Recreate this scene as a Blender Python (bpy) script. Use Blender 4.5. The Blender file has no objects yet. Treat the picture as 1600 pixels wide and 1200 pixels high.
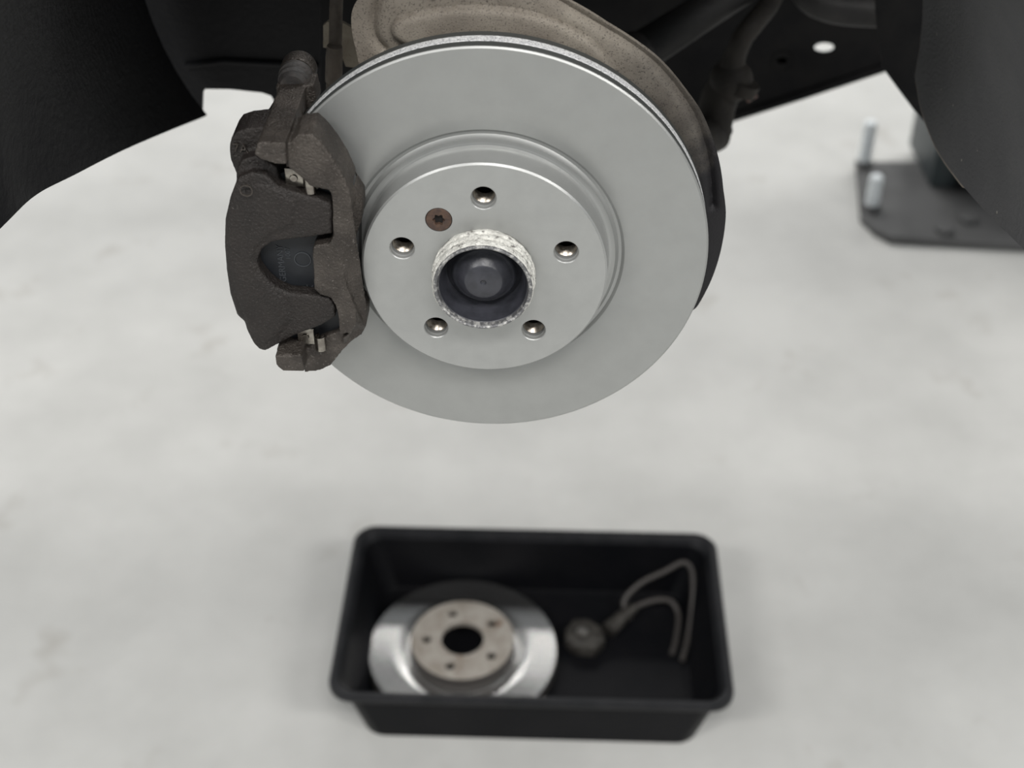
import bpy, bmesh, math, random
from mathutils import Vector, Matrix, noise
random.seed(7)
R = math.radians
PI = math.pi
SC = bpy.context.scene
COL = SC.collection

# ------------------------------------------------------------------ camera
CAMZ = 1.62
FPX = 2133.0
PITCH = 0.6608
cd = bpy.data.cameras.new('camera')
cam = bpy.data.objects.new('camera', cd)
COL.objects.link(cam)
cam.location = (0, 0, CAMZ)
cam.rotation_euler = (PI / 2 - PITCH, 0, 0)
cd.sensor_fit = 'HORIZONTAL'
cd.sensor_width = 36.0
cd.lens = 36.0 * FPX / 1600.0
cd.clip_start = 0.01
cd.dof.use_dof = True
cd.dof.focus_distance = 0.905
cd.dof.aperture_fstop = 5.4
SC.camera = cam

# ------------------------------------------------------------------ world, lamps, exposure
wd = bpy.data.worlds.new('workshop_air')
SC.world = wd
wd.use_nodes = True
wd.node_tree.nodes['Background'].inputs[0].default_value = (0.93, 0.97, 1.0, 1)
wd.node_tree.nodes['Background'].inputs[1].default_value = 0.42
SC.view_settings.view_transform = 'Standard'
SC.view_settings.look = 'None'
SC.view_settings.exposure = 0.0
SC.view_settings.gamma = 1.0
SC.view_settings.use_curve_mapping = False


def ceiling_lamp(x, y, z, sx, sy, power):
    l = bpy.data.lights.new('ceiling_lamp', 'AREA')
    l.shape = 'RECTANGLE'
    l.size = sx
    l.size_y = sy
    l.energy = power
    l.color = (1.0, 0.985, 0.96)
    o = bpy.data.objects.new('ceiling_lamp', l)
    COL.objects.link(o)
    o.location = (x, y, z)
    return o


# rows of fluorescent fittings: one row on the near side of the car, one on the far side
for x in (-2.2, 0.3, 2.8):
    ceiling_lamp(x, -1.1, 3.6, 1.6, 0.6, 78)
for x in (-2.6, 0.0, 2.6):
    ceiling_lamp(x, 4.2, 3.6, 1.6, 0.6, 50)
for x in (-2.6, 0.0, 2.6):
    ceiling_lamp(x, 6.6, 3.6, 1.6, 0.6, 50)

# ------------------------------------------------------------------ frames
HUBX, HUBY, HUBZ, YAW = -0.0182, 0.7519, 1.128, -0.0384
HUB = Vector((HUBX, HUBY, HUBZ))
FW = Vector((0, math.cos(PITCH), -math.sin(PITCH)))
UP = Vector((0, math.sin(PITCH), math.cos(PITCH)))
CAM = Vector((0, 0, CAMZ))
ROTI = Matrix.Rotation(-YAW, 3, 'Z')


def ray(px, py):
    return FW + Vector((1, 0, 0)) * ((px - 800) / FPX) + UP * ((600 - py) / FPX)


def W(px, py, y):
    d = ray(px, py)
    return CAM + d * (y / d.y)


def G(px, py, z):
    d = ray(px, py)
    return CAM + d * ((z - CAMZ) / d.z)


def L(px, py, y):
    """point in the wheel's own frame (origin on the hat face, y away from the viewer)"""
    o = ROTI @ (CAM - HUB)
    d = ROTI @ ray(px, py)
    return o + d * ((y - o.y) / d.y)


# ------------------------------------------------------------------ materials
def mat(name, c, rough=0.5, metal=0.0, c2=None, nscale=30.0, lo=0.4, hi=0.6, bump=0.0, bscale=200.0,
        spec=0.5, c3=None, n3=150.0, lo3=0.6, hi3=0.7, aniso=0.0, rough2=None, bdist=0.002, speck=None, side_shade=None):
    m = bpy.data.materials.new(name)
    m.use_nodes = True
    nt = m.node_tree
    N, K = nt.nodes, nt.links
    b = N['Principled BSDF']
    b.inputs['Base Color'].default_value = (*c, 1)
    b.inputs['Roughness'].default_value = rough
    b.inputs['Metallic'].default_value = metal
    b.inputs['Specular IOR Level'].default_value = spec
    tc = N.new('ShaderNodeTexCoord')

    def nz(scale, a, z, det=6.0):
        n = N.new('ShaderNodeTexNoise')
        n.inputs['Scale'].default_value = scale
        n.inputs['Detail'].default_value = det
        n.inputs['Roughness'].default_value = 0.6
        K.new(tc.outputs['Object'], n.inputs['Vector'])
        r = N.new('ShaderNodeMapRange')
        r.inputs['From Min'].default_value = a
        r.inputs['From Max'].default_value = z
        K.new(n.outputs['Fac'], r.inputs['Value'])
        return n, r
    cur = None
    if c2 is not None:
        n, r = nz(nscale, lo, hi)
        mx = N.new('ShaderNodeMix')
        mx.data_type = 'RGBA'
        mx.inputs['A'].default_value = (*c, 1)
        mx.inputs['B'].default_value = (*c2, 1)
        K.new(r.outputs['Result'], mx.inputs['Factor'])
        cur = mx.outputs['Result']
        if rough2 is not None:
            rr = N.new('ShaderNodeMapRange')
            rr.inputs['To Min'].default_value = rough
            rr.inputs['To Max'].default_value = rough2
            K.new(r.outputs['Result'], rr.inputs['Value'])
            K.new(rr.outputs['Result'], b.inputs['Roughness'])
    if c3 is not None:
        n, r = nz(n3, lo3, hi3, 3.0)
        mx = N.new('ShaderNodeMix')
        mx.data_type = 'RGBA'
        mx.inputs['A'].default_value = (*c, 1)
        if cur is not None:
            K.new(cur, mx.inputs['A'])
        mx.inputs['B'].default_value = (*c3, 1)
        K.new(r.outputs['Result'], mx.inputs['Factor'])
        cur = mx.outputs['Result']
    if side_shade is not None:
        # shade painted into the colour on one side of the part: (direction x, direction z, start, end, colour)
        gx, gz, g0, g1, gc = side_shade
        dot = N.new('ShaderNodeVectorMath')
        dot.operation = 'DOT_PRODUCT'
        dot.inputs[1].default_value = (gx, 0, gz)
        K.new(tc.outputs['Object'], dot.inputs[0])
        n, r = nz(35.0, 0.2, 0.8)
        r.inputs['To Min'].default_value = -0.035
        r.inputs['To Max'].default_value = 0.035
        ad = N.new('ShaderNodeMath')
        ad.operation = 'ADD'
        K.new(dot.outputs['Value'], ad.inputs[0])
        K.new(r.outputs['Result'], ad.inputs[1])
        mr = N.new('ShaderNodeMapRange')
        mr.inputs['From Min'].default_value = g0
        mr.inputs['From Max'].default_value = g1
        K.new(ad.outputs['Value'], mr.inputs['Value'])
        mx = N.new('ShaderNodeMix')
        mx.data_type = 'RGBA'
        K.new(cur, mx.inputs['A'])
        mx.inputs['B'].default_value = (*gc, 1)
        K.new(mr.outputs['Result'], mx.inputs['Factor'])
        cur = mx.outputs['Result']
    if speck is not None:
        # scattered light dust specks: (cell scale, size, colour)
        vo = N.new('ShaderNodeTexVoronoi')
        vo.inputs['Scale'].default_value = speck[0]
        K.new(tc.outputs['Object'], vo.inputs['Vector'])
        lt = N.new('ShaderNodeMath')
        lt.operation = 'LESS_THAN'
        K.new(vo.outputs['Distance'], lt.inputs[0])
        sp = N.new('ShaderNodeSeparateColor')
        K.new(vo.outputs['Color'], sp.inputs['Color'])
        ml = N.new('ShaderNodeMath')
        ml.operation = 'MULTIPLY'
        K.new(sp.outputs['Red'], ml.inputs[0])
        ml.inputs[1].default_value = speck[1]
        K.new(ml.outputs['Value'], lt.inputs[1])
        mx = N.new('ShaderNodeMix')
        mx.data_type = 'RGBA'
        K.new(cur, mx.inputs['A'])
        mx.inputs['B'].default_value = (*speck[2], 1)
        K.new(lt.outputs['Value'], mx.inputs['Factor'])
        cur = mx.outputs['Result']
    if cur is not None:
        K.new(cur, b.inputs['Base Color'])
    if bump > 0:
        n, r = nz(bscale, 0.25, 0.75, 4.0)
        bp = N.new('ShaderNodeBump')
        bp.inputs['Strength'].default_value = bump
        bp.inputs['Distance'].default_value = bdist
        K.new(r.outputs['Result'], bp.inputs['Height'])
        K.new(bp.outputs['Normal'], b.inputs['Normal'])
    if aniso > 0:
        b.inputs['Anisotropic Rotation'].default_value = 0.0
        b.inputs['Anisotropic'].default_value = aniso
        tg = N.new('ShaderNodeTangent')
        tg.direction_type = 'RADIAL'
        tg.axis = 'Y'
        K.new(tg.outputs['Tangent'], b.inputs['Tangent'])
    return m


M = {}
M['floor'] = mat('pale_concrete', (0.605, 0.602, 0.58), 0.6, 0, (0.515, 0.513, 0.493), 3.2, 0.36, 0.66, 0.12, 60, 0.3,
                 (0.44, 0.425, 0.395), 6.0, 0.62, 0.80)
M['silver'] = mat('zinc_flake_coating', (0.375, 0.38, 0.372), 0.38, 0.5, (0.35, 0.355, 0.347), 60, 0.35, 0.65, 0.06, 900, 0.5,
                  bdist=0.0004)
M['silver_turned'] = mat('turned_zinc_coating', (0.35, 0.355, 0.347), 0.40, 0.6, (0.333, 0.338, 0.33), 60, 0.35, 0.65, aniso=0.55)
M['rim_dark'] = mat('machined_rim', (0.075, 0.08, 0.078), 0.5, 0.3)
M['rim_grain'] = mat('grainy_zinc', (0.70, 0.71, 0.72), 0.5, 0.1, (1.0, 1.0, 1.0), 600, 0.45, 0.60, 0.5, 700,
                     c3=(0.22, 0.22, 0.24), n3=850, lo3=0.55, hi3=0.64, bdist=0.0006)
M['iron'] = mat('cast_iron', (0.0125, 0.0098, 0.0085), 0.44, 0.2, (0.023, 0.0182, 0.0158), 45, 0.35, 0.7, 0.7, 480, 0.5,
                (0.07, 0.062, 0.056), 700, 0.60, 0.74, rough2=0.56, bdist=0.0012)
M['iron_worn'] = mat('worn_cast_iron', (0.044, 0.037, 0.032), 0.36, 0.45, (0.092, 0.079, 0.068), 40, 0.4, 0.7, 0.7, 480, 0.5,
                     (0.16, 0.145, 0.13), 600, 0.60, 0.72, rough2=0.52, bdist=0.0012)
M['pad'] = mat('black_paint', (0.008, 0.0095, 0.0125), 0.55, 0, (0.012, 0.014, 0.0175), 60, 0.4, 0.6, 0.15, 600, bdist=0.0005)
M['friction'] = mat('friction_lining', (0.03, 0.03, 0.03), 0.85)
M['stamp'] = mat('stamped_print', (0.04, 0.044, 0.05), 0.6)
M['spring'] = mat('spring_steel', (0.36, 0.34, 0.30), 0.25, 1.0, (0.22, 0.20, 0.18), 200, 0.4, 0.6)
M['rubber'] = mat('black_rubber', (0.030, 0.028, 0.027), 0.55, 0, (0.055, 0.048, 0.044), 120, 0.45, 0.7, 0.2, 300)
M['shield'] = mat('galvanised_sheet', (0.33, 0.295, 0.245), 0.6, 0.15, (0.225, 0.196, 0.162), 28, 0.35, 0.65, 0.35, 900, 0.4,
                  (0.10, 0.085, 0.072), 950, 0.56, 0.66, bdist=0.0006, side_shade=(1.0, -0.55, -0.03, 0.125, (0.017, 0.016, 0.018)))  # painted shade: sheet colour darkens towards the right and lower side
M['hubring'] = mat('corroded_hub', (0.62, 0.61, 0.57), 0.75, 0.1, (0.82, 0.81, 0.76), 140, 0.40, 0.60, 0.9, 420, 0.3,
                   (0.17, 0.16, 0.15), 190, 0.57, 0.68, bdist=0.0016)
M['hubedge'] = mat('scraped_hub_edge', (0.16, 0.16, 0.165), 0.45, 0.6, (0.55, 0.54, 0.52), 260, 0.47, 0.62, 0.5, 500, bdist=0.001)
M['cap'] = mat('dark_cap', (0.040, 0.041, 0.050), 0.36, 0.0, (0.028, 0.029, 0.035), 90, 0.4, 0.6, 0.08, 300)
M['thread'] = mat('bare_thread', (0.36, 0.33, 0.29), 0.3, 1.0, (0.16, 0.13, 0.10), 300, 0.4, 0.65)
M['screw'] = mat('rusty_screw', (0.10, 0.060, 0.042), 0.55, 0.3, (0.065, 0.042, 0.034), 260, 0.4, 0.6, 0.4, 700, bdist=0.0005)
M['black'] = mat('recess_black', (0.01, 0.008, 0.007), 0.8)  # black for recesses: screw socket, and painted depth shade in the bolt bores
M['liner'] = mat('black_plastic', (0.0055, 0.0055, 0.0065), 0.55, 0, (0.0085, 0.0085, 0.0095), 14, 0.35, 0.65, 0.25, 160, 0.15,
                 speck=(14.0, 0.03, (0.08, 0.08, 0.075)))
M['felt'] = mat('grey_felt_liner', (0.066, 0.066, 0.069), 0.8, 0, (0.080, 0.080, 0.082), 14, 0.35, 0.65, 0.35, 300, 0.2,
                speck=(48.0, 0.075, (0.25, 0.24, 0.21)))
M['underbody'] = mat('underbody_black', (0.0040, 0.0040, 0.0045), 0.7, 0, (0.007, 0.0067, 0.0067), 20, 0.4, 0.6, 0.2, 90, 0.1)
M['arm'] = mat('coated_arm', (0.014, 0.0135, 0.0135), 0.6, 0, (0.022, 0.021, 0.02), 25, 0.4, 0.65, 0.2, 140, 0.25)
M['arm_brown'] = mat('dusty_arm', (0.024, 0.021, 0.018), 0.7, 0, (0.016, 0.0145, 0.013), 25, 0.4, 0.65, 0.3, 140, 0.2)
M['rust'] = mat('rusty_bolt', (0.11, 0.06, 0.05), 0.7, 0.2, (0.06, 0.04, 0.035), 200, 0.4, 0.6)
M['tan'] = mat('dusty_bracket', (0.36, 0.32, 0.25), 0.65, 0.1, (0.26, 0.22, 0.17), 60, 0.4, 0.65, 0.3, 300)
M['hose'] = mat('dusty_hose', (0.16, 0.135, 0.11), 0.7, 0, (0.10, 0.085, 0.07), 50, 0.4, 0.65, 0.3, 240)
M['tray'] = mat('black_tub_plastic', (0.0040, 0.0043, 0.0055), 0.5, 0, (0.006, 0.006, 0.0072), 12, 0.4, 0.6, 0.1, 120, 0.12)
M['tray_rim'] = mat('scuffed_tub_rim', (0.010, 0.0105, 0.012), 0.45, 0, (0.018, 0.018, 0.02), 25, 0.4, 0.65, 0.1, 120, 0.25)
M['worn'] = mat('polished_wear_face', (0.88, 0.87, 0.85), 0.26, 1.0, aniso=0.8)
M['oldhat'] = mat('old_hat', (0.40, 0.37, 0.33), 0.6, 0.25, (0.30, 0.265, 0.225), 35, 0.4, 0.62, 0.3, 300, 0.4,
                  (0.16, 0.085, 0.05), 26, 0.62, 0.74)
M['oldedge'] = mat('old_rim', (0.05, 0.045, 0.042), 0.7, 0.2)
M['cable'] = mat('cable_sheath', (0.060, 0.054, 0.050), 0.5)
M['metal'] = mat('dull_metal', (0.26, 0.255, 0.24), 0.45, 0.6, (0.14, 0.13, 0.12), 90, 0.4, 0.6, 0.3, 200)
M['fitting'] = mat('oily_fitting', (0.07, 0.065, 0.058), 0.5, 0.3, (0.035, 0.032, 0.028), 70, 0.4, 0.6, 0.3, 200)
M['plate'] = mat('grey_painted_steel', (0.085, 0.085, 0.085), 0.55, 0.1, (0.11, 0.11, 0.11), 10, 0.4, 0.6)
M['post'] = mat('lift_post_paint', (0.050, 0.062, 0.066), 0.45, 0.0, (0.065, 0.078, 0.08), 8, 0.4, 0.6)
M['stud'] = mat('zinc_stud', (0.86, 0.90, 0.92), 0.4, 0.1, (0.78, 0.82, 0.84), 90, 0.4, 0.6)


# ------------------------------------------------------------------ mesh helpers
def link(name, me, m=None, parent=None, loc=None, rotz=0.0, mats=None):
    o = bpy.data.objects.new(name, me)
    COL.objects.link(o)
    for x in (mats or ([m] if m else [])):
        me.materials.append(x)
    if parent is not None:
        o.parent = parent
    if loc is not None:
        o.location = loc
    if rotz:
        o.rotation_euler.z = rotz
    return o


def empty(name, loc, rot=(0, 0, 0)):
    o = bpy.data.objects.new(name, None)
    o.empty_display_size = 0.05
    COL.objects.link(o)
    o.location = loc
    o.rotation_euler = rot
    return o


def tag(o, label, cat=None, group=None):
    o['label'] = label
    if cat:
        o['category'] = cat
    if group:
        o['group'] = group
    return o


def finish(bm, name, angle=35.0, recalc=True):
    if recalc:
        bmesh.ops.recalc_face_normals(bm, faces=bm.faces)
    for f in bm.faces:
        f.smooth = True
    me = bpy.data.meshes.new(name)
    bm.to_mesh(me)
    bm.free()
    me.set_sharp_from_angle(angle=R(angle))
    return me


def lathe(bm, prof, n=96, closed=False, mi=None, a0=0.0):
    """profile [(r, y)] swept about the y axis"""
    rings = []
    for (r, y) in prof:
        if r < 1e-6:
            rings.append([bm.verts.new((0, y, 0))])
        else:
            rings.append([bm.verts.new((r * math.cos(a0 + 2 * PI * i / n), y, r * math.sin(a0 + 2 * PI * i / n))) for i in range(n)])
    pairs = list(zip(rings[:-1], rings[1:]))
    if closed:
        pairs.append((rings[-1], rings[0]))
    for k, (A, B) in enumerate(pairs):
        for i in range(n):
            j = (i + 1) % n
            if len(A) == 1 and len(B) == 1:
                continue
            if len(A) == 1:
                f = bm.faces.new((A[0], B[i], B[j]))
            elif len(B) == 1:
                f = bm.faces.new((A[i], B[0], A[j]))
            else:
                f = bm.faces.new((A[i], B[i], B[j], A[j]))
            if mi:
                f.material_index = mi[k]
    return rings


def prism(bm, front, yb, axis=1):
    """closed solid: front outline (3D points, any depth) carried straight back to y = yb (number or list)"""
    n = len(front)
    A = [bm.verts.new(p) for p in front]
    B = []
    for i, p in enumerate(front):
        q = list(p)
        q[axis] = yb[i] if isinstance(yb, (list, tuple)) else yb
        B.append(bm.verts.new(q))
    fs = [bm.faces.new(A), bm.faces.new(list(reversed(B)))]
    for i in range(n):
        j = (i + 1) % n
        fs.append(bm.faces.new((A[j], A[i], B[i], B[j])))
    bmesh.ops.recalc_face_normals(bm, faces=fs)
    bmesh.ops.triangulate(bm, faces=fs[:2], ngon_method='EAR_CLIP')


def tube(bm, pts, rad, n=12, caps=True):
    pts = [Vector(p) for p in pts]
    rads = rad if isinstance(rad, (list, tuple)) else [rad] * len(pts)
    rings = []
    ref = None
    for i, p in enumerate(pts):
        t = (pts[min(i + 1, len(pts) - 1)] - pts[max(i - 1, 0)]).normalized()
        if ref is None:
            ref = Vector((0, 0, 1)) if abs(t.z) < 0.9 else Vector((1, 0, 0))
        a = (ref - t * ref.dot(t)).normalized()
        ref = a
        b = t.cross(a)
        rings.append([bm.verts.new(p + (a * math.cos(2 * PI * k / n) + b * math.sin(2 * PI * k / n)) * rads[i]) for k in range(n)])
    for A, B in zip(rings[:-1], rings[1:]):
        for i in range(n):
            j = (i + 1) % n
            bm.faces.new((A[i], A[j], B[j], B[i]))
    if caps:
        bm.faces.new(list(reversed(rings[0])))
        bm.faces.new(rings[-1])


def smooth_path(pts, k=8):
    """Catmull-Rom through 3D points"""
    P = [Vector(p) for p in pts]
    P = [P[0] * 2 - P[1]] + P + [P[-1] * 2 - P[-2]]
    out = []
    for i in range(1, len(P) - 2):
        for s in range(k):
            t = s / k
            a, b, c, d = P[i - 1], P[i], P[i + 1], P[i + 2]
            out.append(0.5 * ((2 * b) + (c - a) * t + (2 * a - 5 * b + 4 * c - d) * t * t + (3 * b - a - 3 * c + d) * t ** 3))
    out.append(P[-2])
    return out


def box(bm, lo, hi, bev=0.0):
    x0, y0, z0 = lo
    x1, y1, z1 = hi
    r = bmesh.ops.create_cube(bm, size=1.0)
    vs = r['verts']
    for v in vs:
        v.co = Vector((x0 + (v.co.x + .5) * (x1 - x0), y0 + (v.co.y + .5) * (y1 - y0), z0 + (v.co.z + .5) * (z1 - z0)))
    if bev > 0:
        es = list({e for v in vs for e in v.link_edges})
        bmesh.ops.bevel(bm, geom=es, offset=bev, segments=3, affect='EDGES', profile=0.5)


def cast(bm, name, voxel=0.0011, smooth=5, factor=0.5):
    """melt overlapping solids into one rounded casting"""
    me = bpy.data.meshes.new(name)
    bm.to_mesh(me)
    bm.free()
    o = bpy.data.objects.new('casting', me)
    COL.objects.link(o)
    r = o.modifiers.new('r', 'REMESH')
    r.mode = 'VOXEL'
    r.voxel_size = voxel
    s = o.modifiers.new('s', 'SMOOTH')
    s.factor = factor
    s.iterations = smooth
    dg = bpy.context.evaluated_depsgraph_get()
    out = bpy.data.meshes.new_from_object(o.evaluated_get(dg))
    out.name = name
    bpy.data.objects.remove(o)
    bpy.data.meshes.remove(me)
    for p in out.polygons:
        p.use_smooth = True
    return out


def sheet(bm, pts, th):
    """outline of 3D points roughly in an XZ plane made into a plate of thickness th (towards +y)"""
    prism(bm, pts, [p[1] + th for p in pts])


# ------------------------------------------------------------------ floor
bm = bmesh.new()
box(bm, (-9, -6, -0.12), (9, 12, 0))
floor = link('floor', finish(bm, 'floor'), M['floor'])
floor['kind'] = 'structure'
floor['label'] = 'pale grey concrete workshop floor'


# ------------------------------------------------------------------ brake discs
def ring_holes(bm, r_out, r_in, y, holes, n=96):
    """flat annulus at depth y with round holes; returns nothing, leaves sharp rims for the bores"""
    es = []

    def loop(cx, cz, r, k):
        vs = [bm.verts.new((cx + r * math.cos(2 * PI * i / k), y, cz + r * math.sin(2 * PI * i / k))) for i in range(k)]
        return [bm.edges.new((vs[i], vs[(i + 1) % k])) for i in range(k)]
    es += loop(0, 0, r_out, n)
    es += loop(0, 0, r_in, n)
    for (cx, cz, r) in holes:
        es += loop(cx, cz, r, 32)
    bmesh.ops.triangle_fill(bm, use_beauty=True, use_dissolve=False, edges=es)


def bore(bm, cx, cz, prof, n=32):
    rings = [[bm.verts.new((cx + r * math.cos(2 * PI * i / n), y, cz + r * math.sin(2 * PI * i / n))) for i in range(n)] for r, y in prof]
    for A, B in zip(rings[:-1], rings[1:]):
        for i in range(n):
            j = (i + 1) % n
            bm.faces.new((A[i], B[i], B[j], A[j]))


BOLTS = []
for k in range(5):
    a = PI / 2 - 0.004 - k * 2 * PI / 5
    BOLTS.append((0.056 * math.cos(a), 0.056 * math.sin(a)))
SCREW = L(685.5, 343.5, 0.0)
RD = 0.1478
YD = 0.0223
YR = YD + 0.0235


def brake_disc(name, loc, rot, mats, screw_hole):
    face, edge, grain, hat, hat_side = mats
    root = empty(name, loc, rot)
    # friction ring: both plates with their dark turned edges
    bm = bmesh.new()
    prof = [(0.0815, YD - 0.001), (0.0835, YD - 0.0003), (0.0862, YD - 0.0006), (0.0868, YD + 0.0004), (0.0885, YD + 0.0022), (0.0905, YD + 0.0020),
            (0.0922, YD + 0.0002), (0.0926, YD), (0.110, YD), (0.130, YD), (RD - 0.0013, YD), (RD - 0.0002, YD + 0.0010),
            (RD, YD + 0.0016), (RD, YD + 0.0080), (RD - 0.0012, YD + 0.0082), (RD - 0.0012, YD + 0.0168), (RD, YD + 0.0170), (RD, YR - 0.001),
            (RD - 0.001, YR), (0.100, YR), (0.0815, YR)]
    mi = [0] * 11 + [0, 1, 1, 1, 1, 1, 0, 0, 0, 0]
    lathe(bm, prof, 200, closed=True, mi=mi)
    link('friction_ring', finish(bm, 'friction_ring', 28), parent=root, mats=[face, edge])
    # cast band between the two plates
    bm = bmesh.new()
    lathe(bm, [(RD - 0.0025, YD + 0.0082), (RD - 0.0004, YD + 0.0084), (RD, YD + 0.0088), (RD, YD + 0.0162),
               (RD - 0.0004, YD + 0.0166), (RD - 0.0025, YD + 0.0168)], 200, closed=True)
    tag(link('rim_band', finish(bm, 'rim_band', 30), grain, root), 'grainy cast band around the rim')
    # hat with bolt holes
    bm = bmesh.new()
    holes = [(x, z, 0.0085) for x, z in BOLTS]
    if screw_hole:
        holes.append((SCREW.x, SCREW.z, 0.0088))
    ring_holes(bm, 0.0794, 0.0333, 0.0, holes)
    lathe(bm, [(0.0794, 0.0), (0.0800, 0.0006), (0.0806, 0.0012), (0.0808, YD - 0.004), (0.0812, YD - 0.0022), (0.0822, YD - 0.0006), (0.0835, YD - 0.0004)], 144, mi=[0, 0, 1, 1, 1, 1])
    lathe(bm, [(0.0333, 0.0), (0.0333, 0.007)], 96)
    lathe(bm, [(0.072, 0.007), (0.073, YR)], 96)
    ring_holes(bm, 0.072, 0.0333, 0.007, [(x, z, 0.0073) for x, z in BOLTS])
    for x, z in BOLTS:
        bore(bm, x, z, [(0.0085, 0.0), (0.0080, 0.0006), (0.0078, 0.0026), (0.0073, 0.0034), (0.0073, 0.007)])
    if screw_hole:
        bore(bm, SCREW.x, SCREW.z, [(0.0088, 0.0), (0.0086, 0.0004), (0.0086, 0.004), (0.002, 0.006)])
    link('hat', finish(bm, 'hat', 28), parent=root, mats=[hat, hat_side])
    return root


disc = brake_disc('brake_disc', HUB, (0, 0, YAW), (M['silver_turned'], M['rim_dark'], M['rim_grain'], M['silver'], M['silver']), True)
tag(disc, 'new silver-coated brake disc mounted on the wheel hub', 'brake disc')

# retaining screw
t = empty('retaining_screw', HUB, (0, 0, YAW))
tag(t, 'small rusty brown torx screw holding the mounted silver disc', 'screw')
bm = bmesh.new()
n = 36
rh = 0.0036
top = [(rh * (1 + 0.16 * math.cos(6 * a)) * math.cos(a), rh * (1 + 0.16 * math.cos(6 * a)) * math.sin(a)) for a in [2 * PI * i / n for i in range(n)]]


def ringv(rr, y, pts=None):
    if pts:
        return [bm.verts.new((SCREW.x + x, y, SCREW.z + z)) for x, z in pts]
    return [bm.verts.new((SCREW.x + rr * math.cos(2 * PI * i / n), y, SCREW.z + rr * math.sin(2 * PI * i / n))) for i in range(n)]


rs = [ringv(0.0082, 0.003), ringv(0.0083, 0.0002), ringv(0.0080, -0.0003), ringv(0.0046, -0.0004), ringv(0, -0.0002, top), ringv(0, 0.0026, [(x * .95, z * .95) for x, z in top])]
for A, B in zip(rs[:-1], rs[1:]):
    for i in range(n):
        j = (i + 1) % n
        bm.faces.new((A[i], B[i], B[j], A[j]))
link('screw_head', finish(bm, 'screw_head', 30), M['screw'], t)
bm = bmesh.new()
A = ringv(0, 0.0024, top)
bm.faces.new(A)
link('torx_socket', finish(bm, 'torx_socket'), M['black'], t)

# ------------------------------------------------------------------ hub
t = empty('wheel_hub', HUB, (0, 0, YAW))
tag(t, 'wheel hub with white-corroded spigot ring through the mounted silver disc', 'hub')
bm = bmesh.new()
prof = [(0.0331, 0.008), (0.0331, -0.001), (0.0338, -0.0020), (0.0339, -0.0042), (0.0326, -0.0050), (0.0327, -0.0058), (0.0337, -0.0068), (0.0336, -0.0096),
        (0.0323, -0.0104), (0.0324, -0.0112), (0.0332, -0.0122), (0.0329, -0.0165), (0.0318, -0.0182)]
n = 180
rings = []
for k, (r, y) in enumerate(prof):
    ring = []
    for i in range(n):
        a = 2 * PI * i / n
        w = 0.0005 * noise.noise(Vector((math.cos(a) * 5, y * 500, math.sin(a) * 5))) if 0 < k else 0
        w += 0.0004 * noise.noise(Vector((math.cos(a) * 16, y * 700, math.sin(a) * 16))) if 0 < k else 0
        ring.append(bm.verts.new(((r + w) * math.cos(a), y + w, (r + w) * math.sin(a))))
    rings.append(ring)
for A, B in zip(rings[:-1], rings[1:]):
    for i in range(n):
        j = (i + 1) % n
        bm.faces.new((A[i], B[i], B[j], A[j]))
tag(link('spigot_ring', finish(bm, 'spigot_ring', 60), M['hubring'], t), 'white flaky corrosion on the ring')
bm = bmesh.new()
lathe(bm, [(0.0322, -0.0176), (0.0318, -0.0186), (0.0308, -0.0190), (0.0298, -0.0184), (0.0290, -0.0160), (0.0286, -0.004), (0.0285, 0.006), (0.0310, 0.006), (0.0315, -0.010)], 120, closed=True)
link('spigot_lip', finish(bm, 'spigot_lip', 40), M['hubedge'], t)
bm = bmesh.new()
lathe(bm, [(0.0292, -0.0155), (0.0286, -0.0150), (0.0276, -0.002), (0.0262, 0.002), (0.0250, 0.003), (0.0225, 0.001), (0.0213, -0.001), (0.0206, -0.0028), (0.0194, -0.0036), (0.0180, -0.0042),
           (0.0128, -0.0108), (0.0116, -0.0116), (0.0020, -0.0118), (0.0014, -0.0108), (0.0, -0.0104)], 96)
tag(link('grease_cap', finish(bm, 'grease_cap', 40), M['cap'], t), 'dark blue-grey centre cap with a small dimple')
bm = bmesh.new()
ring_holes(bm, 0.072, 0.0285, 0.0078, [(x, z, 0.0066) for x, z in BOLTS])
lathe(bm, [(0.072, 0.0078), (0.072, 0.02)], 72)
ring_holes(bm, 0.072, 0.0285, 0.02, [(x, z, 0.0066) for x, z in BOLTS])
link('flange', finish(bm, 'flange'), M['iron_worn'], t)
for x, z in BOLTS:
    bm = bmesh.new()
    pr = []
    y = 0.0070
    while y < 0.0160:
        pr += [(0.0072, y), (0.0061, y + 0.0011)]
        y += 0.0022
    nt_ = len(pr) - 1
    pr += [(0.0062, y + 0.001), (0.0062, 0.046), (0.0, 0.046)]
    lathe(bm, pr, 32, mi=[0] * (nt_ + 1) + [1, 1])  # inner end painted black for the shade deep in the bore
    o = link('bolt_thread', finish(bm, 'bolt_thread', 25), parent=t, mats=[M['thread'], M['black']])
    o.location = (x, 0, z)
# stub axle and wheel carrier behind the disc
bm = bmesh.new()
lathe(bm, [(0.0, 0.018), (0.045, 0.018), (0.050, 0.05), (0.055, 0.09), (0.048, 0.13), (0.03, 0.16), (0.022, 0.30), (0.0, 0.30)], 40)
link('wheel_bearing', finish(bm, 'wheel_bearing'), M['underbody'], t)


# ------------------------------------------------------------------ caliper bracket
def LP(pts, y=None):
    return [L(p[0], p[1], p[2] if len(p) > 2 else y) for p in pts]


yf = -0.015
t = empty('caliper_bracket', HUB, (0, 0, YAW))
tag(t, 'worn brown cast-iron caliper bracket straddling the mounted silver disc', 'caliper bracket')
bm = bmesh.new()
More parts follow.
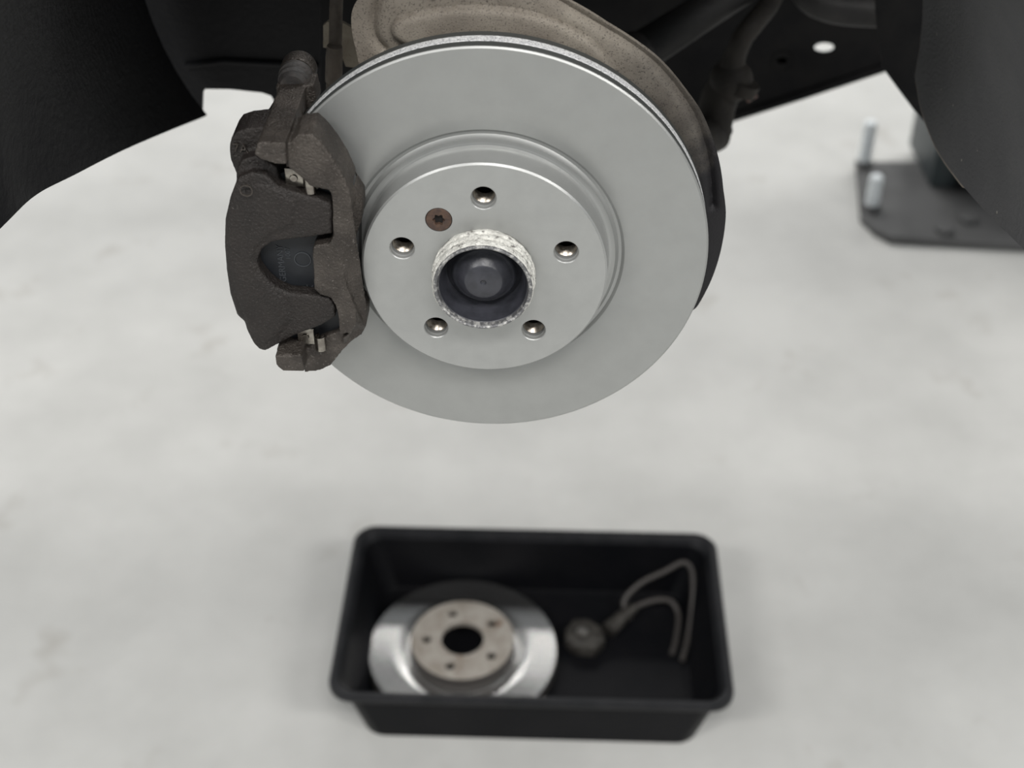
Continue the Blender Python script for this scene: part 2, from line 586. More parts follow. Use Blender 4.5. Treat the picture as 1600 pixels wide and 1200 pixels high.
# flat front of the bar, with the square tab reaching over the pad
prism(bm, LP([(450, 226), (466, 210), (486, 211), (502, 226), (518, 246), (534, 272), (546, 298), (550, 318), (548, 342), (538, 368), (534, 402), (537, 432),
              (546, 460), (556, 484), (556, 506), (546, 520), (530, 524), (529, 500), (525, 480), (517, 466), (500, 461), (491, 452), (488, 390), (492, 384),
              (515, 381), (520, 370), (519, 312), (515, 298), (486, 292), (462, 270), (450, 262)], yf), -0.0014)
# sloping inner flank towards the hat
prism(bm, LP([(462, 208, -0.010), (486, 209, yf), (502, 224, yf), (518, 244, yf), (534, 270, yf), (546, 297, yf), (550, 318, yf), (548, 342, yf), (538, 368, yf), (534, 402, yf),
              (537, 432, yf), (546, 460, yf), (556, 484, yf), (556, 506, yf), (548, 522, yf), (535, 530, yf),
              (535, 546, 0.002), (550, 533, 0.0), (565, 523, -0.002), (572, 510, -0.004), (574, 486, -0.004), (562, 460, 0.002), (552, 432, 0.005),
              (550, 402, 0.006), (555, 371, 0.005), (565, 345, 0.002), (567, 328, 0.0), (566, 308, -0.001), (555, 288, 0.001), (530, 256, 0.004), (505, 220, 0.006), (470, 193, 0.012)]), 0.0145)
# lower web to the end block
prism(bm, LP([(530, 518), (556, 512), (566, 522), (550, 533), (535, 548), (517, 571), (500, 579), (476, 582), (472, 556), (480, 545), (502, 528)], -0.006), 0.012)
prism(bm, LP([(430, 556), (471, 555), (476, 581), (442, 580), (432, 571)], -0.022), 0.040)
prism(bm, LP([(432, 545), (470, 540), (505, 527), (512, 560), (470, 575), (440, 572)], 0.0), 0.060)
# upper arm over the edge of the disc, ending in a square block
prism(bm, LP([(402, 223), (446, 223), (448, 258), (432, 257), (409, 250), (397, 242)], -0.022), 0.058)
prism(bm, LP([(440, 224), (470, 205), (486, 214), (470, 262), (447, 262)], -0.008), 0.018)
# ear to the wheel carrier
ear = LP([(430, 134), (490, 132), (496, 160), (478, 190), (440, 190)], 0.056)
prism(bm, ear, 0.074)
me = cast(bm, 'bracket_frame', 0.001, 3)
link('bracket_frame', me, M['iron_worn'], t)
# small stop lug on the inner flank
bm = bmesh.new()
prism(bm, LP([(499, 219), (514, 218), (515, 236), (504, 240)], 0.006), 0.016)
link('stop_lug', cast(bm, 'stop_lug', 0.0007, 2), M['iron_worn'], t)

# ------------------------------------------------------------------ caliper
t = empty('brake_caliper', HUB, (0, 0, YAW))
tag(t, 'dark grimy cast-iron brake caliper clamped over the left of the mounted disc', 'brake caliper')
yc = -0.013
bm = bmesh.new()
# front fingers with the U-shaped cut-out
prism(bm, LP([(369, 284), (392, 270), (415, 273), (434, 292), (470, 304), (500, 312), (519, 320), (519, 366), (480, 372), (450, 375), (425, 379), (409, 390), (402, 406),
              (405, 421), (418, 438), (432, 450), (452, 459), (498, 463), (516, 467), (524, 480), (524, 496), (500, 510), (462, 524), (432, 540), (415, 549), (405, 547),
              (395, 536), (386, 517), (382, 502), (372, 494), (360, 460), (354, 420), (351, 380), (352, 342), (359, 310)], yc), -0.0014)
# raised shoulders of the fingers
prism(bm, LP([(371, 302), (402, 290), (432, 300), (456, 316), (456, 350), (420, 366), (396, 388), (392, 410), (402, 432), (425, 456), (440, 470), (452, 500), (430, 526), (412, 536),
              (396, 522), (382, 492), (370, 460), (362, 420), (359, 380), (361, 340)], yc - 0.0012), 0.0)
# bridge over the disc edge
prism(bm, LP([(372, 276), (392, 268), (402, 284), (394, 310), (388, 345), (386, 380), (388, 420), (394, 455), (404, 486), (418, 520), (412, 546), (398, 538), (386, 515), (382, 502),
              (370, 492), (360, 460), (354, 420), (351, 380), (352, 342), (360, 310), (370, 290)], yc + 0.002), 0.066)
# upper rounded ear of the housing
ear2 = LP([(361, 217), (368, 207), (386, 201), (412, 199), (432, 207), (438, 240), (430, 275), (405, 290), (380, 288), (368, 270), (360, 250), (358, 230)], 0.004)
prism(bm, ear2, 0.030)
prism(bm, LP([(378, 250), (400, 244), (432, 262), (440, 292), (410, 300), (372, 296), (368, 272)], -0.006), 0.02)
# piston housing behind the disc
prism(bm, LP([(392, 232), (415, 196), (470, 196), (520, 260), (540, 340), (545, 420), (530, 490), (470, 540), (420, 530), (385, 480), (370, 400), (376, 320)], 0.064), 0.110)
me = cast(bm, 'caliper_body', 0.0011, 6)
link('caliper_body', me, M['iron'], t)


def text_mesh(name, s, size, th):
    c = bpy.data.curves.new(name, 'FONT')
    c.body = s
    c.size = size
    c.extrude = th
    c.align_x = 'CENTER'
    c.align_y = 'CENTER'
    o = bpy.data.objects.new(name, c)
    COL.objects.link(o)
    dg = bpy.context.evaluated_depsgraph_get()
    me = bpy.data.meshes.new_from_object(o.evaluated_get(dg))
    bpy.data.objects.remove(o)
    me.name = name
    return me


o = link('cast_mark', text_mesh('cast_mark', '7A', 0.0085, 0.0006), M['iron_worn'], t)
o.location = L(376, 232, 0.0030)
o.rotation_euler = (PI / 2, 0, R(-8))
bm = bmesh.new()
lathe(bm, [(0.0042, 0), (0.0042, -0.0010), (0.0034, -0.0010), (0.0034, 0)], 24)
o = link('cast_mark', finish(bm, 'cast_mark'), M['iron_worn'], t)
o.location = L(385, 297, yc - 0.003)

# guide pin: bolt and rubber boot along the axle direction
def pin(cx, cz, y0, parent):
    bm = bmesh.new()
    lathe(bm, [(0.0, y0 - 0.004), (0.0080, y0 - 0.004), (0.0092, y0 - 0.002), (0.0098, y0), (0.0088, y0 + 0.0012), (0.0088, y0 + 0.0026), (0.0106, y0 + 0.0036), (0.0110, y0 + 0.0058), (0.0096, y0 + 0.0068),
               (0.0096, y0 + 0.0084), (0.0114, y0 + 0.0094), (0.0116, y0 + 0.0126), (0.0102, y0 + 0.0136), (0.0102, y0 + 0.015), (0.0, y0 + 0.015)], 40)
    b = link('pin_boot', finish(bm, 'pin_boot', 50), M['rubber'], parent)
    b.location = (cx, 0, cz)
    bm = bmesh.new()
    lathe(bm, [(0.0, y0 + 0.0145), (0.0112, y0 + 0.0145), (0.0118, y0 + 0.016), (0.0118, y0 + 0.0265), (0.0108, y0 + 0.0290), (0.006, y0 + 0.0305), (0.0, y0 + 0.031)], 40)
    b = link('guide_pin', finish(bm, 'guide_pin', 40), M['iron_worn'], parent)
    b.location = (cx, 0, cz)


pc = L(462, 122, 0.072)
pin(pc.x, pc.z, 0.062, t)
pc2 = L(482, 500, 0.078)
pin(pc2.x, pc2.z, 0.062, t)

# ------------------------------------------------------------------ brake pad with its clips
t = empty('brake_pad', HUB, (0, 0, YAW))
tag(t, 'black outer brake pad showing through the caliper cut-out', 'brake pad')
yp = -0.0012
bm = bmesh.new()
prism(bm, LP([(430, 272), (452, 268), (486, 284), (516, 300), (528, 330), (528, 368), (524, 400), (526, 440), (534, 470), (532, 505), (520, 530), (502, 540), (470, 536), (434, 520),
              (405, 455), (398, 420), (396, 380), (404, 330), (416, 290)], yp), yp + 0.0055)
bmesh.ops.recalc_face_normals(bm, faces=bm.faces)
link('backing_plate', finish(bm, 'backing_plate', 30), M['pad'], t)
bm = bmesh.new()
prism(bm, LP([(440, 280), (486, 288), (535, 312), (560, 362), (560, 400), (560, 432), (566, 455), (556, 500), (532, 552), (512, 556), (480, 545), (440, 520),
              (412, 455), (404, 420), (402, 380), (410, 330), (420, 300)], yp + 0.0055), YD)
link('friction_lining', finish(bm, 'friction_lining', 30), M['friction'], t)
bm = bmesh.new()
lathe(bm, [(0.0056, 0), (0.0056, -0.0006), (0.0050, -0.0006), (0.0050, 0)], 32)
o = link('stamped_circle', finish(bm, 'stamped_circle'), M['stamp'], t)
o.location = L(473, 405, yp)
for s, px, py, sz, rz in (('GERMANY', 440, 412, 0.0062, PI / 2), ('1007', 450, 396, 0.0046, PI / 2), ('14', 484, 450, 0.0062, 0)):
    me = text_mesh('stamped_print', s, sz, 0.0002)
    me.transform(Matrix.Rotation(PI / 2, 4, 'X') @ Matrix.Rotation(rz, 4, 'Z'))
    o = link('stamped_print', me, M['stamp'], t)
    o.location = L(px, py, yp - 0.0002)


def pad_clip(cx, cy, s, label):
    """spring-steel abutment clip: flat leaf with rivet and a rolled tongue"""
    root = empty('pad_clip', HUB, (0, 0, YAW))
    tag(root, label, 'clip', 'pad clips')
    c = L(cx, cy, -0.006)
    bm = bmesh.new()
    box(bm, (c.x - 0.0075, c.y, c.z - 0.0065), (c.x + 0.004, c.y + 0.0012, c.z + 0.0065), 0.0005)
    box(bm, (c.x - 0.012, c.y + 0.002, c.z - 0.009), (c.x + 0.012, c.y + 0.010, c.z - 0.0082), 0.0002)
    link('leaf', finish(bm, 'leaf', 30), M['spring'], root)
    bm = bmesh.new()
    lathe(bm, [(0, -0.001), (0.0022, -0.001), (0.0026, 0), (0.0026, 0.001)], 20)
    o = link('rivet', finish(bm, 'rivet', 30), M['spring'], root)
    o.location = (c.x - 0.002, c.y, c.z)
    # rolled tongue: a C-shaped strip with a vertical axis
    bm = bmesh.new()
    A = []
    n = 18
    for k in range(n + 1):
        a = R(-30 + 285 * k / n)
        A.append((math.cos(a), math.sin(a)))
    q = Vector((c.x + 0.0082, c.y - 0.002, c.z - 0.0025))
    rows = []
    for rr in (0.0038, 0.0031):
        for zz in (-0.006, 0.005):
            rows.append([bm.verts.new((q.x + rr * x, q.y - rr * y, q.z + zz)) for x, y in A])
    o0, o1, i0, i1 = rows
    for k in range(n):
        for P, Q in ((o0, o1), (o1, i1), (i1, i0), (i0, o0)):
            bm.faces.new((P[k], P[k + 1], Q[k + 1], Q[k]))
    for k in (0, n):
        bm.faces.new((o0[k], o1[k], i1[k], i0[k]))
    link('rolled_tongue', finish(bm, 'rolled_tongue', 40), M['spring'], root)
    return root


pad_clip(464, 278, 1, 'shiny spring-steel pad clip at the top of the caliper bracket')
pad_clip(482, 526, 1, 'shiny spring-steel pad clip near the bottom block of the caliper bracket')

# ------------------------------------------------------------------ dust shield
t = empty('dust_shield', HUB, (0, 0, YAW))
tag(t, 'tan dusty sheet-metal dust shield with embossed beads behind the mounted disc', 'dust shield')
YS = 0.060
outline = [(562, 96), (553, 62), (548, 30), (552, 8), (566, -10), (600, -30), (700, -62), (790, -50), (850, -18), (892, 0), (950, 35), (990, 60), (1032, 92), (1070, 137), (1095, 172),
           (1115, 220), (1130, 295), (1134, 330), (1128, 380), (1113, 431), (1086, 482)]
tab = []
for p in outline:
    q = L(p[0], p[1], YS)
    tab.append((math.atan2(q.z, q.x), math.hypot(q.x, q.z)))
tab.sort()


def rim(a):
    if a < tab[0][0]:
        k = min(1.0, (tab[0][0] - a) / 0.25)
        return tab[0][1] * (1 - k) + 0.130 * k
    if a > tab[-1][0]:
        k = min(1.0, (a - tab[-1][0]) / 0.12)
        return tab[-1][1] * (1 - k) + 0.126 * k
    for (a0, r0), (a1, r1) in zip(tab[:-1], tab[1:]):
        if a0 <= a <= a1:
            return r0 + (r1 - r0) * (a - a0) / max(1e-6, a1 - a0)
    return 0.138


bead = smooth_path([L(*p, YS) for p in ((660, 70), (636, 64), (619, 53), (615, 42), (622, 31), (650, 21), (700, 13), (750, 11), (800, 15), (850, 26), (900, 48), (935, 74), (960, 105))], 10)
bead_poly = [(p.x, p.z) for p in bead] + [(0.0, 0.06)]


def inside(x, z):
    c = False
    n = len(bead_poly)
    for i in range(n):
        (x0, z0), (x1, z1) = bead_poly[i], bead_poly[i - 1]
        if (z0 > z) != (z1 > z) and x < (x1 - x0) * (z - z0) / (z1 - z0) + x0:
            c = not c
    return c


groove = smooth_path([L(*p, YS) for p in ((600, 76), (588, 60), (583, 38), (586, 15), (600, -6), (650, -30), (740, -45), (820, -28), (875, 3), (935, 38), (990, 72), (1035, 110), (1075, 162), (1096, 205), (1110, 262), (1114, 320))], 8)


def d2(pts, x, z):
    m = 9.0
    for p in pts:
        d = (p.x - x) ** 2 + (p.z - z) ** 2
        if d < m:
            m = d
    return math.sqrt(m)


bm = bmesh.new()
NA, NR = 620, 56
rows = []
for i in range(NA):
    a = -PI + 2 * PI * i / NA
    # smooth the traced rim a little
    ro = sum(rim(a + d) for d in (-0.02, -0.01, 0, 0.01, 0.02)) / 5
    col = []
    for k in range(NR + 1):
        f = k / NR
        if f < 0.15:
            r = 0.058 + (0.118 - 0.058) * f / 0.15
        else:
            r = 0.118 + (ro - 0.118) * (f - 0.15) / 0.85
        x, z = r * math.cos(a), r * math.sin(a)
        y = YS
        if r > 0.112 and z > -0.06:
            b = d2(bead, x, z)
            if b < 0.006:
                sd = b if inside(x, z) else -b
                y -= 0.0048 / (1 + math.exp(-sd / 0.0007)) - 0.0012 * math.exp(-((b if sd < 0 else 9) / 0.002) ** 2)
            elif inside(x, z):
                y -= 0.0048
            g = d2(groove, x, z)
            y += 0.0045 * math.exp(-(g / 0.0030) ** 2)
        col.append(bm.verts.new((x, y, z)))
    rows.append(col)
for i in range(NA):
    j = (i + 1) % NA
    for k in range(NR):
        bm.faces.new((rows[i][k], rows[i][k + 1], rows[j][k + 1], rows[j][k]))
bmesh.ops.recalc_face_normals(bm, faces=bm.faces)
bmesh.ops.solidify(bm, geom=list(bm.faces), thickness=0.0016)
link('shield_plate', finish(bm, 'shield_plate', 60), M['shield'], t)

# ------------------------------------------------------------------ wheel arch liner and car body around the wheel
t = empty('wheel_arch_liner', (HUBX, 0.9, HUBZ))
tag(t, 'black plastic wheel arch liner curving around the brake', 'wheel liner')
t_off = Vector((HUBX, 0.9, HUBZ))


def liner_side(name, low, top_r, m, sgn, th):
    """sheet swept up around the axle from its lower edge (3D points, near to far)"""
    bm = bmesh.new()
    cols = []
    K = 22
    for p in low:
        dx, dz = p.x - HUBX, p.z - HUBZ
        r0 = math.hypot(dx, dz)
        a0 = math.atan2(dz, dx * sgn)      # measured from the side
        col = []
        for k in range(K + 1):
            f = k / K
            a = a0 + (PI / 2 - a0) * f
            r = r0 + (top_r - r0) * min(1.0, f * 1.6)
            col.append(bm.verts.new(Vector((HUBX + sgn * r * math.cos(a), p.y, HUBZ + r * math.sin(a))) - t_off))
        cols.append(col)
    for A, B in zip(cols[:-1], cols[1:]):
        for k in range(K):
            bm.faces.new((A[k], A[k + 1], B[k + 1], B[k]))
    bmesh.ops.recalc_face_normals(bm, faces=bm.faces)
    bmesh.ops.solidify(bm, geom=list(bm.faces), thickness=th)
    return link(name, finish(bm, name, 50), m, t)


low = smooth_path([W(-190, 560, 0.66), W(-90, 440, 0.70), W(0, 348, 0.75), W(50, 303, 0.80), W(110, 273, 0.85), W(200, 230, 0.95), W(318, 183, 1.09)], 8)
liner_side('liner_panel', low, 0.36, M['liner'], -1, 0.004)
low = smooth_path([W(1760, 560, 0.68), W(1680, 460, 0.72), W(1600, 380, 0.77), W(1545, 326, 0.83), W(1500, 274, 0.89), W(1470, 230, 0.95), W(1448, 175, 1.01), W(1437, 120, 1.05)], 8)
tag(liner_side('liner_panel', low, 0.36, M['felt'], 1, 0.004), 'rough grey rounded liner section')

bm = bmesh.new()
q = low[-1]
r0 = math.hypot(q.x - HUBX, q.z - HUBZ)
a0 = math.atan2(q.z - HUBZ, q.x - HUBX)
fl = [p - t_off for p in low[30:]]
for k in range(1, 13):
    f = k / 22
    a = a0 + (PI / 2 - a0) * f
    r = r0 + (0.36 - r0) * min(1.0, f * 1.6)
    fl.append(Vector((HUBX + r * math.cos(a), q.y, HUBZ + r * math.sin(a))) - t_off)
tube(bm, fl, 0.004, 10)
tag(link('edge_bead', finish(bm, 'edge_bead'), M['hose'], t), 'dusty brown bead along the liner edge')

# inner wheelhouse wall
t = tag(empty('wheelhouse_wall', (HUBX, 1.12, HUBZ)), 'flat black wheelhouse wall panel behind the brake caliper', 'body panel')
bm = bmesh.new()
off = Vector((HUBX, 1.12, HUBZ))
pts = [W(180, 225, 1.12), W(250, 204, 1.12), W(314, 184, 1.12), W(316, 178, 1.12), W(317, 144, 1.12), W(321, 139, 1.12), W(360, 139.5, 1.12), W(410, 145, 1.12), W(424, 150, 1.12), W(440, 180, 1.12), W(500, 185, 1.12), W(500, -40, 1.12)]
pts = [p - off for p in pts] + [Vector((-0.13, 0, 0.40)), Vector((-0.48, 0, 0.40))]
sheet(bm, pts, 0.004)
link('wall_sheet', finish(bm, 'wall_sheet', 30), M['liner'], t)
bm = bmesh.new()
tube(bm, [W(290, 103, 1.118) - off, W(350, 96, 1.118) - off, W(430, 100, 1.118) - off, W(498, 104, 1.118) - off], 0.0025, 8)
link('pressed_rib', finish(bm, 'pressed_rib'), M['liner'], t)

# subframe sheet with an oval drain hole
YP = 1.5
bm = bmesh.new()
es = []


def loop2(pts):
    vs = [bm.verts.new(p) for p in pts]
    return [bm.edges.new((vs[i], vs[(i + 1) % len(vs)])) for i in range(len(vs))]


def sub_pts(y):
    return [W(450, 160, YP), W(560, 165, YP), W(1000, 225, YP), W(1128, 191, YP), W(1256, 150, YP), W(1381, 108, YP), W(1500, 62, YP), Vector((0.62, 0, 1.36)), Vector((-0.36, 0, 1.36))]


hole = [W(1288 + 15.5 * math.cos(a), 74.5 + 7.5 * math.sin(a), YP) for a in [2 * PI * i / 28 for i in range(28)]]
hole2 = [W(1222 + 9 * math.cos(a), 95 + 5 * math.sin(a), YP) for a in [2 * PI * i / 20 for i in range(20)]]
base = Vector((0.1, YP, 1.0))
for lp in (sub_pts(YP), hole, hole2):
    es += loop2([Vector((p.x, YP, p.z)) - base for p in lp])
bmesh.ops.triangle_fill(bm, use_beauty=True, use_dissolve=False, edges=es)
bmesh.ops.recalc_face_normals(bm, faces=bm.faces)
bmesh.ops.solidify(bm, geom=list(bm.faces), thickness=0.003)
t = empty('subframe_panel', base)
tag(t, 'black sheet-steel subframe panel with an oval hole showing bright floor', 'body panel')
link('subframe_sheet', finish(bm, 'subframe_sheet', 30), M['underbody'], t)
bm = bmesh.new()
lathe(bm, [(0.0, 0.02), (0.011, 0.02), (0.011, 0.0), (0.013, -0.001), (0.013, 0.003)], 24)
o = link('blind_hole', finish(bm, 'blind_hole', 30), M['underbody'], t)
o.location = W(1222, 95, YP) - base
bm = bmesh.new()
tube(bm, [W(1125, 189, YP) - base, W(1256, 147, YP) - base, W(1381, 105, YP) - base, W(1500, 59, YP) - base], 0.006, 10)
link('folded_edge', finish(bm, 'folded_edge'), M['underbody'], t)

# floor pan above it
bm = bmesh.new()
box(bm, (-1.6, 0.0, 0.0), (1.6, 1.5, 0.06), 0.02)
o = link('floor_pan', finish(bm, 'floor_pan'), M['underbody'], loc=(0, 1.13, 1.365))
tag(o, 'black underside of the car above the subframe panel', 'body panel')

# second panel down by the right liner
bm = bmesh.new()
off = W(1440, 150, 1.2)
pts = [W(1366, -30, 1.2), W(1372, 60, 1.2), W(1380, 107, 1.2), W(1404, 140, 1.2), W(1428, 172, 1.2), W(1446, 192, 1.2), W(1500, 196, 1.2), W(1520, -30, 1.2)]
sheet(bm, [p - off for p in pts], 0.004)
o = link('side_panel', finish(bm, 'side_panel', 30), M['underbody'], loc=off)
tag(o, 'dark slanted body panel edge beside the rough grey liner', 'body panel')

# tube arm running up to the right behind the shield
A, B = W(985, 92, 1.16), W(1190, -40, 1.26)
t = empty('suspension_arm', A)
tag(t, 'thick dark tubular suspension arm rising diagonally behind the dust shield', 'suspension arm')
bm = bmesh.new()
tube(bm, [Vector((0, 0, 0)), (B - A) * 0.5, B - A], [0.019, 0.0175, 0.017], 24)
link('arm_tube', finish(bm, 'arm_tube'), M['arm'], t)
bm = bmesh.new()
tube(bm, [Vector((HUBX + 0.03, 0.93, HUBZ + 0.02)) - A, Vector((-.03, -.05, -.02)), Vector((0, 0, 0)), (B - A) * 0.08], [0.024, 0.024, 0.025, 0.021], 24)
link('arm_bush', finish(bm, 'arm_bush'), M['rubber'], t)

# drop link with ball joint and rusty nut
P = [W(1225, -60, 1.30), W(1205, 0, 1.25), W(1178, 36, 1.21), W(1160, 60, 1.2), W(1146, 95, 1.2), W(1136, 125, 1.2), W(1122, 160, 1.2), W(1113, 198, 1.19), W(1096, 214, 1.17), Vector((HUBX + 0.045, 0.95, HUBZ - 0.02))]
t = empty('drop_link', P[-1])
tag(t, 'brown dusty suspension link with a rusty nut beside the dust shield', 'suspension link')
bm = bmesh.new()
tube(bm, [p - P[-1] for p in smooth_path(P, 6)], [0.010 + 0.008 * min(1, max(0, (i - 22) / 12)) for i in range(120)], 18)
link('link_rod', finish(bm, 'link_rod'), M['arm_brown'], t)
bm = bmesh.new()
bmesh.ops.create_uvsphere(bm, u_segments=24, v_segments=16, radius=0.021, matrix=Matrix.Translation(W(1142, 126, 1.2) - P[-1]))
link('ball_joint', finish(bm, 'ball_joint'), M['arm_brown'], t)
bm = bmesh.new()
a, b = W(1158, 145, 1.19) - P[-1], W(1166, 128, 1.19) - P[-1]
tube(bm, [a, b], 0.014, 20)
link('clamp_collar', finish(bm, 'clamp_collar'), M['arm_brown'], t)
bm = bmesh.new()
a, b = W(1163, 150, 1.19) - P[-1], W(1178, 141, 1.19) - P[-1]
tube(bm, [a, b], 0.0085, 6)
link('nut', finish(bm, 'nut', 20), M['rust'], t)

# silencer-like rounded tank at the top
c = W(1330, -6, 1.32)
bm = bmesh.new()
bmesh.ops.create_uvsphere(bm, u_segments=40, v_segments=20, radius=1.0)
for v in bm.verts:
    x, y, z = v.co
    s = lambda q, e: math.copysign(abs(q) ** e, q)
    v.co = Vector((s(x, 0.7) * 0.062, s(y, 0.7) * 0.05, s(z, 0.7) * 0.020 - x * 0.008))
o = link('air_reservoir', finish(bm, 'air_reservoir'), M['arm'], loc=c)
tag(o, 'dark rounded tank tucked under the car above the oval hole', 'tank')

# brake hose and its bracket, upper left of the disc
A = W(520, 140, 0.93)
t = empty('brake_hose', A)
tag(t, 'dusty brown brake hose hanging beside the dust shield', 'hose')
P = [W(520, 160, 0.92), W(520, 130, 0.92), W(522, 95, 0.925), W(524, 60, 0.93), W(525, 20, 0.935), W(527, -30, 0.94)]
bm = bmesh.new()
tube(bm, [p - A for p in smooth_path(P, 8)], 0.0048, 14)
link('hose_tube', finish(bm, 'hose_tube'), M['hose'], t)
bm = bmesh.new()
tube(bm, [W(520, 128, 0.92) - A, W(521.5, 116, 0.92) - A, W(522, 90, 0.922) - A, W(523, 72, 0.922) - A], [0.0056, 0.0062, 0.0062, 0.0056], 12)
link('crimp_sleeve', finish(bm, 'crimp_sleeve', 30), M['hose'], t)
off = W(545, 60, 0.955)
bm = bmesh.new()
sheet(bm, [W(*p, 0.955) - off for p in ((505, 40), (512, 34), (536, 36), (550, 44), (557, 70), (564, 96), (556, 106), (540, 104), (534, 88), (520, 78), (505, 74))], 0.004)
o = link('hose_bracket', finish(bm, 'hose_bracket', 30), M['tan'], loc=off)
tag(o, 'small tan metal bracket behind the brake hose', 'bracket')

# ------------------------------------------------------------------ parts tray on the floor
def rrect(w, d, r, z, k=8):
    pts = []
    for cx, cy, a0 in ((w / 2 - r, d / 2 - r, 0), (-w / 2 + r, d / 2 - r, 90), (-w / 2 + r, -d / 2 + r, 180), (w / 2 - r, -d / 2 + r, 270)):
        for i in range(k + 1):
            a = R(a0 + 90 * i / k)
            pts.append((cx + r * math.cos(a), cy + r * math.sin(a), z))
    return pts


TRAY_H = 0.115
c0, c1 = G(833, 826, TRAY_H), G(832, 1097, TRAY_H)
TC = Vector(((c0.x + c1.x) / 2, (c0.y + c1.y) / 2, 0))
TD = c0.y - c1.y
TWID = 0.568
TROT = R(-1.9)
tray = empty('parts_tray', TC, (0, 0, TROT))
tag(tray, 'black plastic tray on the floor holding old brake parts', 'tray')


def loft(bm, loops, cap0=False, cap1=False):
    rows = [[bm.verts.new(p) for p in lp] for lp in loops]
    n = len(rows[0])
    for A, B in zip(rows[:-1], rows[1:]):
        for i in range(n):
            j = (i + 1) % n
            bm.faces.new((A[i], A[j], B[j], B[i]))
    if cap0:
        bm.faces.new(list(reversed(rows[0])))
    if cap1:
        bm.faces.new(rows[-1])


w, d, h = TWID, TD, TRAY_H
bm = bmesh.new()
loft(bm, [rrect(w - .086, d - .054, .030, 0.0), rrect(w - .080, d - .048, .034, 0.002), rrect(w - .030, d - .026, .030, h - .014),
          rrect(w - .036, d - .032, .028, h - .014), rrect(w - .088, d - .056, .030, 0.006), rrect(w - .094, d - .062, .026, 0.004)], True, True)
link('tub', finish(bm, 'tub', 40), M['tray'], tray)
bm = bmesh.new()
loft(bm, [rrect(w - .036, d - .032, .029, h - .014), rrect(w - .004, d - .004, .034, h - .014), rrect(w, d, .034, h - .011), rrect(w, d, .034, h - .003), rrect(w - .004, d - .004, .033, h),
          rrect(w - .018, d - .018, .030, h), rrect(w - .023, d - .023, .029, h - .002), rrect(w - .028, d - .027, .028, h - .008), rrect(w - .036, d - .032, .029, h - .014)])
link('rolled_rim', finish(bm, 'rolled_rim', 50), M['tray_rim'], tray)

# old disc lying in the tray
oc = G(723, 1011, 0.030)
zbase = 0.0045 + YR * 0.97
old = brake_disc('worn_brake_disc', (oc.x, oc.y, zbase), (-PI / 2, R(14), 0), (M['worn'], M['oldedge'], M['oldedge'], M['oldhat'], M['oldedge']), False)
old.scale = (0.97, 0.97, 0.97)
old.rotation_euler = (-PI / 2, 0, R(18))
tag(old, 'worn shiny brake disc with rusty hat lying in the black tray', 'brake disc')

# loose sensor cable with metal fitting
zc = 0.012
P1 = [G(985, 968, 0.016), G(975, 940, 0.03), G(1000, 912, 0.05), G(1040, 892, 0.062), G(1066, 879, 0.070), G(1080, 888, 0.066), G(1083, 918, 0.050), G(1080, 960, 0.028), G(1074, 1000, 0.012), G(1066, 1032, 0.0085)]
P2 = [G(948, 985, 0.016), G(975, 962, 0.02), G(1000, 945, 0.028), G(1030, 937, 0.032), G(1050, 941, 0.028), G(1060, 962, 0.018), G(1056, 1000, 0.0105), G(1050, 1022, 0.0085)]
base = G(930, 990, 0.006)
t = empty('sensor_cable', base)
tag(t, 'loose dark looped cable with a grey metal fitting in the black tray', 'cable')
for P in (P1, P2):
    bm = bmesh.new()
    tube(bm, [p - base for p in smooth_path(P, 8)], 0.0042, 10)
    link('cable_run', finish(bm, 'cable_run'), M['cable'], t)
bm = bmesh.new()
tube(bm, [G(950, 985, 0.02) - base, G(975, 962, 0.024) - base, G(992, 948, 0.03) - base], [0.013, 0.011, 0.007], 14)
link('cable_boot', finish(bm, 'cable_boot'), M['fitting'], t)
bm = bmesh.new()
prism(bm, [G(*p, 0.024) - base for p in ((884, 982), (896, 966), (918, 966), (940, 978), (946, 1000), (930, 1016), (898, 1012), (884, 1000))], 0.0045 - base.z, axis=2)
bmesh.ops.bevel(bm, geom=[e for e in bm.edges if e.calc_face_angle(0) > 0.6], offset=0.003, segments=2, affect='EDGES')
link('fitting_body', finish(bm, 'fitting_body', 35), M['fitting'], t)
bm = bmesh.new()
cyl = bmesh.new()
lathe(cyl, [(0.0, 0.0), (0.0085, 0.0), (0.009, 0.001), (0.009, 0.010)], 24)
o = link('fitting_cap', finish(cyl, 'fitting_cap'), M['metal'], t)
bm.free()
o.location = G(910, 986, 0.0275) - base
o.rotation_euler = (-PI / 2, 0, 0)

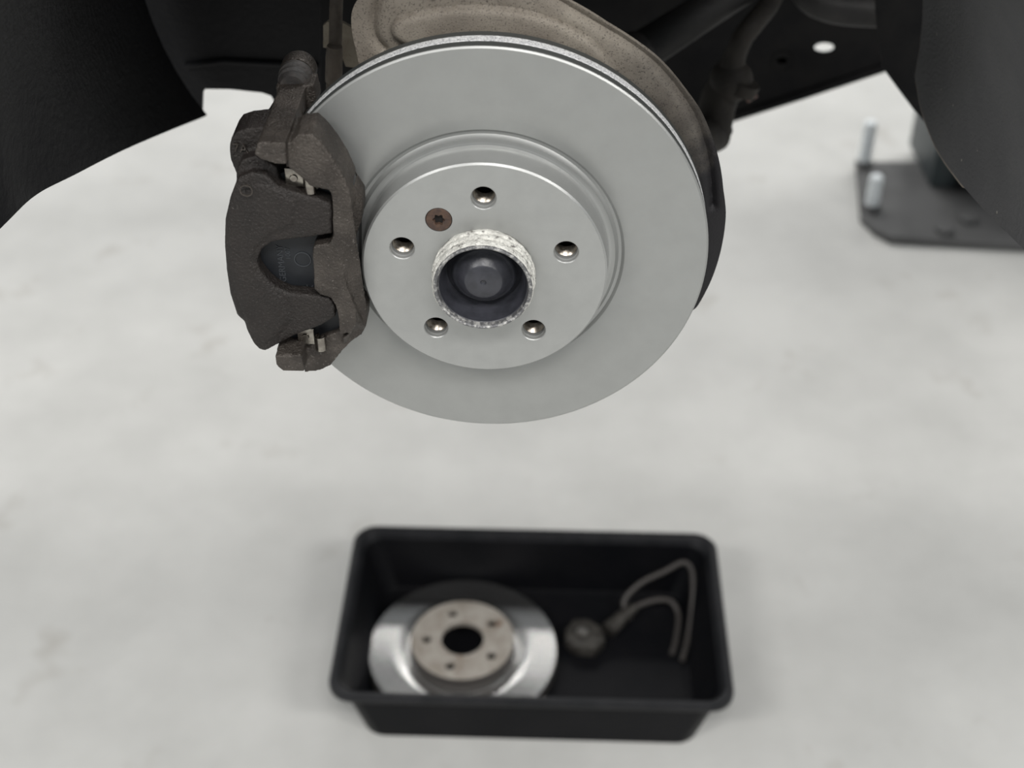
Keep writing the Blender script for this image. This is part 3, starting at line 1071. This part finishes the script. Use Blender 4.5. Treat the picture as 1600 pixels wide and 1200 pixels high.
# ------------------------------------------------------------------ lift column foot, far right
o0 = G(1348, 332, 0.0)
t = empty('lift_post', (0.80, 2.75, 0))
tag(t, 'dark grey lift post foot plate bolted to the floor, upper right', 'lift post')
off = Vector((0.80, 2.75, 0))
bm = bmesh.new()
pl = [G(1338, 252, 0.02), G(1346, 336, 0.02), G(1366, 356, 0.02), G(1392, 370, 0.02), G(1640, 384, 0.02), G(1640, 252, 0.02)]
prism(bm, [p - off for p in pl], 0.0, axis=2)
bmesh.ops.bevel(bm, geom=[e for e in bm.edges if e.calc_face_angle(0) > 0.6], offset=0.002, segments=1, affect='EDGES')
link('foot_plate', finish(bm, 'foot_plate', 30), M['plate'], t)
for (px, py, hh) in ((1349, 258, 0.115), (1361, 326, 0.085), (1475, 362, 0.012), (1512, 345, 0.012)):
    b = G(px, py, 0.02) - off
    bm = bmesh.new()
    lathe(bm, [(0.0, 0.0), (0.015, 0.0), (0.015, -hh + 0.004), (0.012, -hh), (0.0, -hh)], 20)
    st = link('anchor_stud', finish(bm, 'anchor_stud', 30), M['stud'] if hh > 0.05 else M['plate'], t)
    st.location = b
    st.rotation_euler = (-PI / 2, 0, 0)
    bm = bmesh.new()
    lathe(bm, [(0.0, 0.0), (0.021, 0.0), (0.021, -0.011), (0.018, -0.013), (0.0, -0.013)], 6)
    nu = link('anchor_nut', finish(bm, 'anchor_nut', 20), M['plate'], st)
    nu.location = (0, 0, 0)
# channel-section column
cl = G(1452, 292, 0.02)
x0, y0 = cl.x - off.x, cl.y - off.y
for nm, lo, hi, m in (('column_web', (x0 + 0.02, y0 + 0.20, 0.02), (x0 + 0.36, y0 + 0.21, 2.6), 'post'),
                      ('column_flange', (x0, y0 + 0.02, 0.02), (x0 + 0.02, y0 + 0.21, 2.6), 'post'),
                      ('column_flange', (x0 + 0.36, y0 + 0.02, 0.02), (x0 + 0.38, y0 + 0.21, 2.6), 'post'),
                      ('column_lip', (x0, y0, 0.02), (x0 + 0.06, y0 + 0.02, 2.6), 'post'),
                      ('column_lip', (x0 + 0.32, y0, 0.02), (x0 + 0.38, y0 + 0.02, 2.6), 'post'),
                      ('carriage', (x0 + 0.07, y0 - 0.06, 0.05), (x0 + 0.31, y0 + 0.18, 0.33), 'underbody')):
    bm = bmesh.new()
    box(bm, lo, hi, 0.003)
    link(nm, finish(bm, nm, 30), M[m], t)

bpy.context.view_layer.update()
